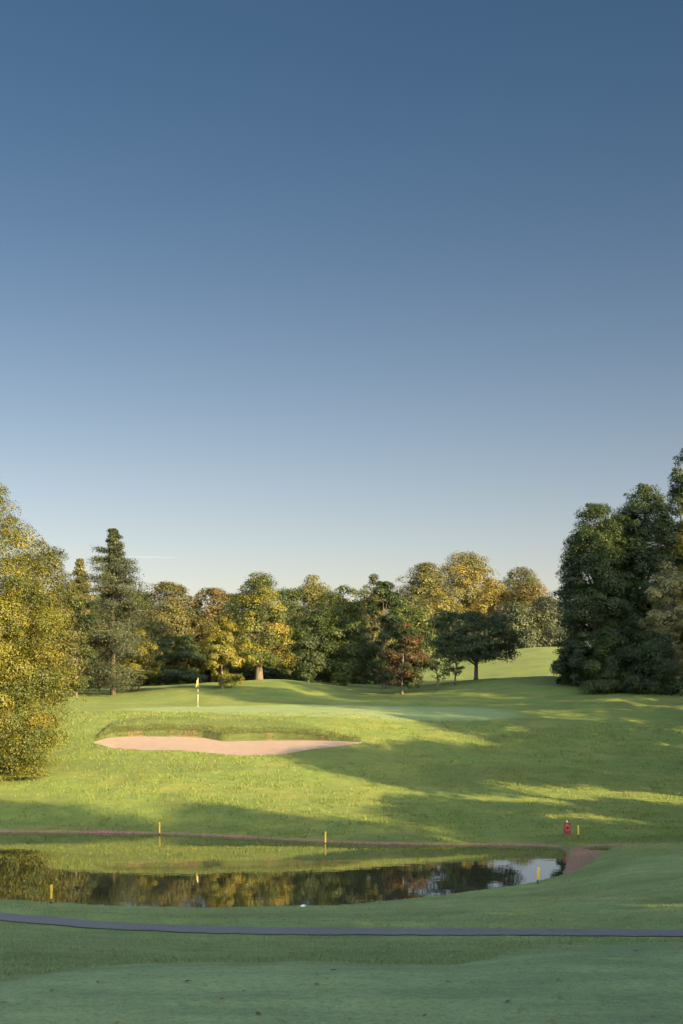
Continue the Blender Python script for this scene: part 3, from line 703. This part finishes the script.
# pale stone on the near bank
X, Y = at(303, 914, .05); zz = gz(X, Y)
V, Fc = lathe([(.06, -.02), (.105, .02), (.11, .05), (.08, .085), (.03, .10)], 14)
V = V*np.array([1.1, .8, 1])+.012*np.random.default_rng(3).normal(size=V.shape)
o = mesh_obj('stone', V, Fc, M_stone, None, True); o.location = (X, Y, zz); o.scale = (.7, .7, .6); tag(o, 'small pale stone at the near pond edge', 'stone')

# short vapour trail
M_trail, nt, p, out = mat('vapour')
p.inputs['Base Color'].default_value = (.85, .85, .85, 1); p.inputs['Roughness'].default_value = 1
tp = N(nt, 'ShaderNodeBsdfTransparent'); mx = N(nt, 'ShaderNodeMixShader'); mx.inputs[0].default_value = .010
nt.links.new(tp.outputs[0], mx.inputs[1]); nt.links.new(p.outputs[0], mx.inputs[2]); nt.links.new(mx.outputs[0], out.inputs[0])
tx = np.linspace(-78, 78, 30)
v, f = tubes([(np.stack([tx, 4*np.sin(tx/60), .35*np.sin(tx/9)-.01*tx], 1), list(1.9*np.clip(1-np.abs(tx/80)**3, .05, 1)))], 10)
o = mesh_obj('vapour_trail', v, f, M_trail, None, True); o.location = (-585, 4000, 416); tag(o, 'thin short white vapour trail low in the sky', 'vapour trail')

# ------------------------------------------------------------------ light, sky, camera
ELEV = math.radians(15); AX, AY = .74, -.67; l = math.hypot(AX, AY); AX /= l; AY /= l
sunv = np.array([AX*math.cos(ELEV), AY*math.cos(ELEV), math.sin(ELEV)])
from mathutils import Vector
sl = bpy.data.lights.new('sun', 'SUN'); sl.energy = 4.6; sl.angle = math.radians(.5); sl.color = (1, .73, .36)
so = bpy.data.objects.new('sun', sl); COL.objects.link(so); so.location = (60, -60, 60)
so.rotation_euler = Vector(-sunv).to_track_quat('-Z', 'Y').to_euler()
w = bpy.data.worlds.new('World'); scene.world = w; w.use_nodes = True
nt = w.node_tree; nt.nodes.clear()
sky = nt.nodes.new('ShaderNodeTexSky'); sky.sky_type = 'NISHITA'; sky.sun_disc = False
sky.sun_elevation = ELEV; sky.sun_rotation = math.atan2(AX, AY)
sky.air_density = 1.0; sky.dust_density = 2.0; sky.ozone_density = 1.0; sky.altitude = 50
bg = nt.nodes.new('ShaderNodeBackground'); bg.inputs[1].default_value = .15
wo = nt.nodes.new('ShaderNodeOutputWorld'); 
# sky dimmed ahead of the camera; half behind left bright as added fill light
gc = nt.nodes.new('ShaderNodeTexCoord'); sx_ = nt.nodes.new('ShaderNodeSeparateXYZ'); nt.links.new(gc.outputs['Generated'], sx_.inputs[0])
def mr(src, a, b, c, d):
    n = nt.nodes.new('ShaderNodeMapRange'); n.interpolation_type = 'SMOOTHSTEP'
    for i, v in enumerate((a, b, c, d)): n.inputs[1+i].default_value = v
    nt.links.new(src, n.inputs[0]); return n.outputs[0]
def power(a, e):
    n = nt.nodes.new('ShaderNodeMath'); n.operation = 'POWER'; nt.links.new(a, n.inputs[0]); n.inputs[1].default_value = e; return n.outputs[0]
def mul(a, b):
    n = nt.nodes.new('ShaderNodeMath'); n.operation = 'MULTIPLY'; nt.links.new(a, n.inputs[0]); nt.links.new(b, n.inputs[1]); return n.outputs[0]
fy = mr(sx_.outputs[1], -.25, .75, 0, 1); fz = mr(sx_.outputs[2], .0, .5, 0, 1)
hs = nt.nodes.new('ShaderNodeHueSaturation'); hs.inputs['Saturation'].default_value = .84; nt.links.new(sky.outputs[0], hs.inputs['Color'])
m1 = nt.nodes.new('ShaderNodeMix'); m1.data_type = 'RGBA'; fz = power(fz, .17); nt.links.new(fz, m1.inputs[0]); m1.inputs[6].default_value = (.53, .415, .37, 1); m1.inputs[7].default_value = (.046, .072, .095, 1)
mxs = nt.nodes.new('ShaderNodeMix'); mxs.data_type = 'RGBA'; mxs.blend_type = 'MULTIPLY'; nt.links.new(fy, mxs.inputs[0]); nt.links.new(hs.outputs[0], mxs.inputs[6]); nt.links.new(m1.outputs[2], mxs.inputs[7])
nt.links.new(mxs.outputs[2], bg.inputs[0]); nt.links.new(bg.outputs[0], wo.inputs[0])

cd = bpy.data.cameras.new('camera'); cam = bpy.data.objects.new('camera', cd); COL.objects.link(cam)
cam.location = (0, 0, CAMZ); cam.rotation_euler = (math.radians(90), 0, 0)
cd.sensor_fit = 'VERTICAL'; cd.sensor_height = 36; cd.sensor_width = 24; cd.lens = F/1024*36
cd.shift_y = (HY-512)/1024; cd.clip_start = .1; cd.clip_end = 20000
scene.camera = cam
vs = scene.view_settings; vs.view_transform = 'Standard'; vs.look = 'None'; vs.exposure = 2.6; vs.gamma = 1; vs.use_curve_mapping = False
scene.render.engine = 'CYCLES'
cy = scene.cycles; cy.max_bounces = 6; cy.diffuse_bounces = 3; cy.transparent_max_bounces = 8; cy.use_denoising = True
cy.caustics_reflective = False; cy.caustics_refractive = False; cy.sample_clamp_indirect = 6
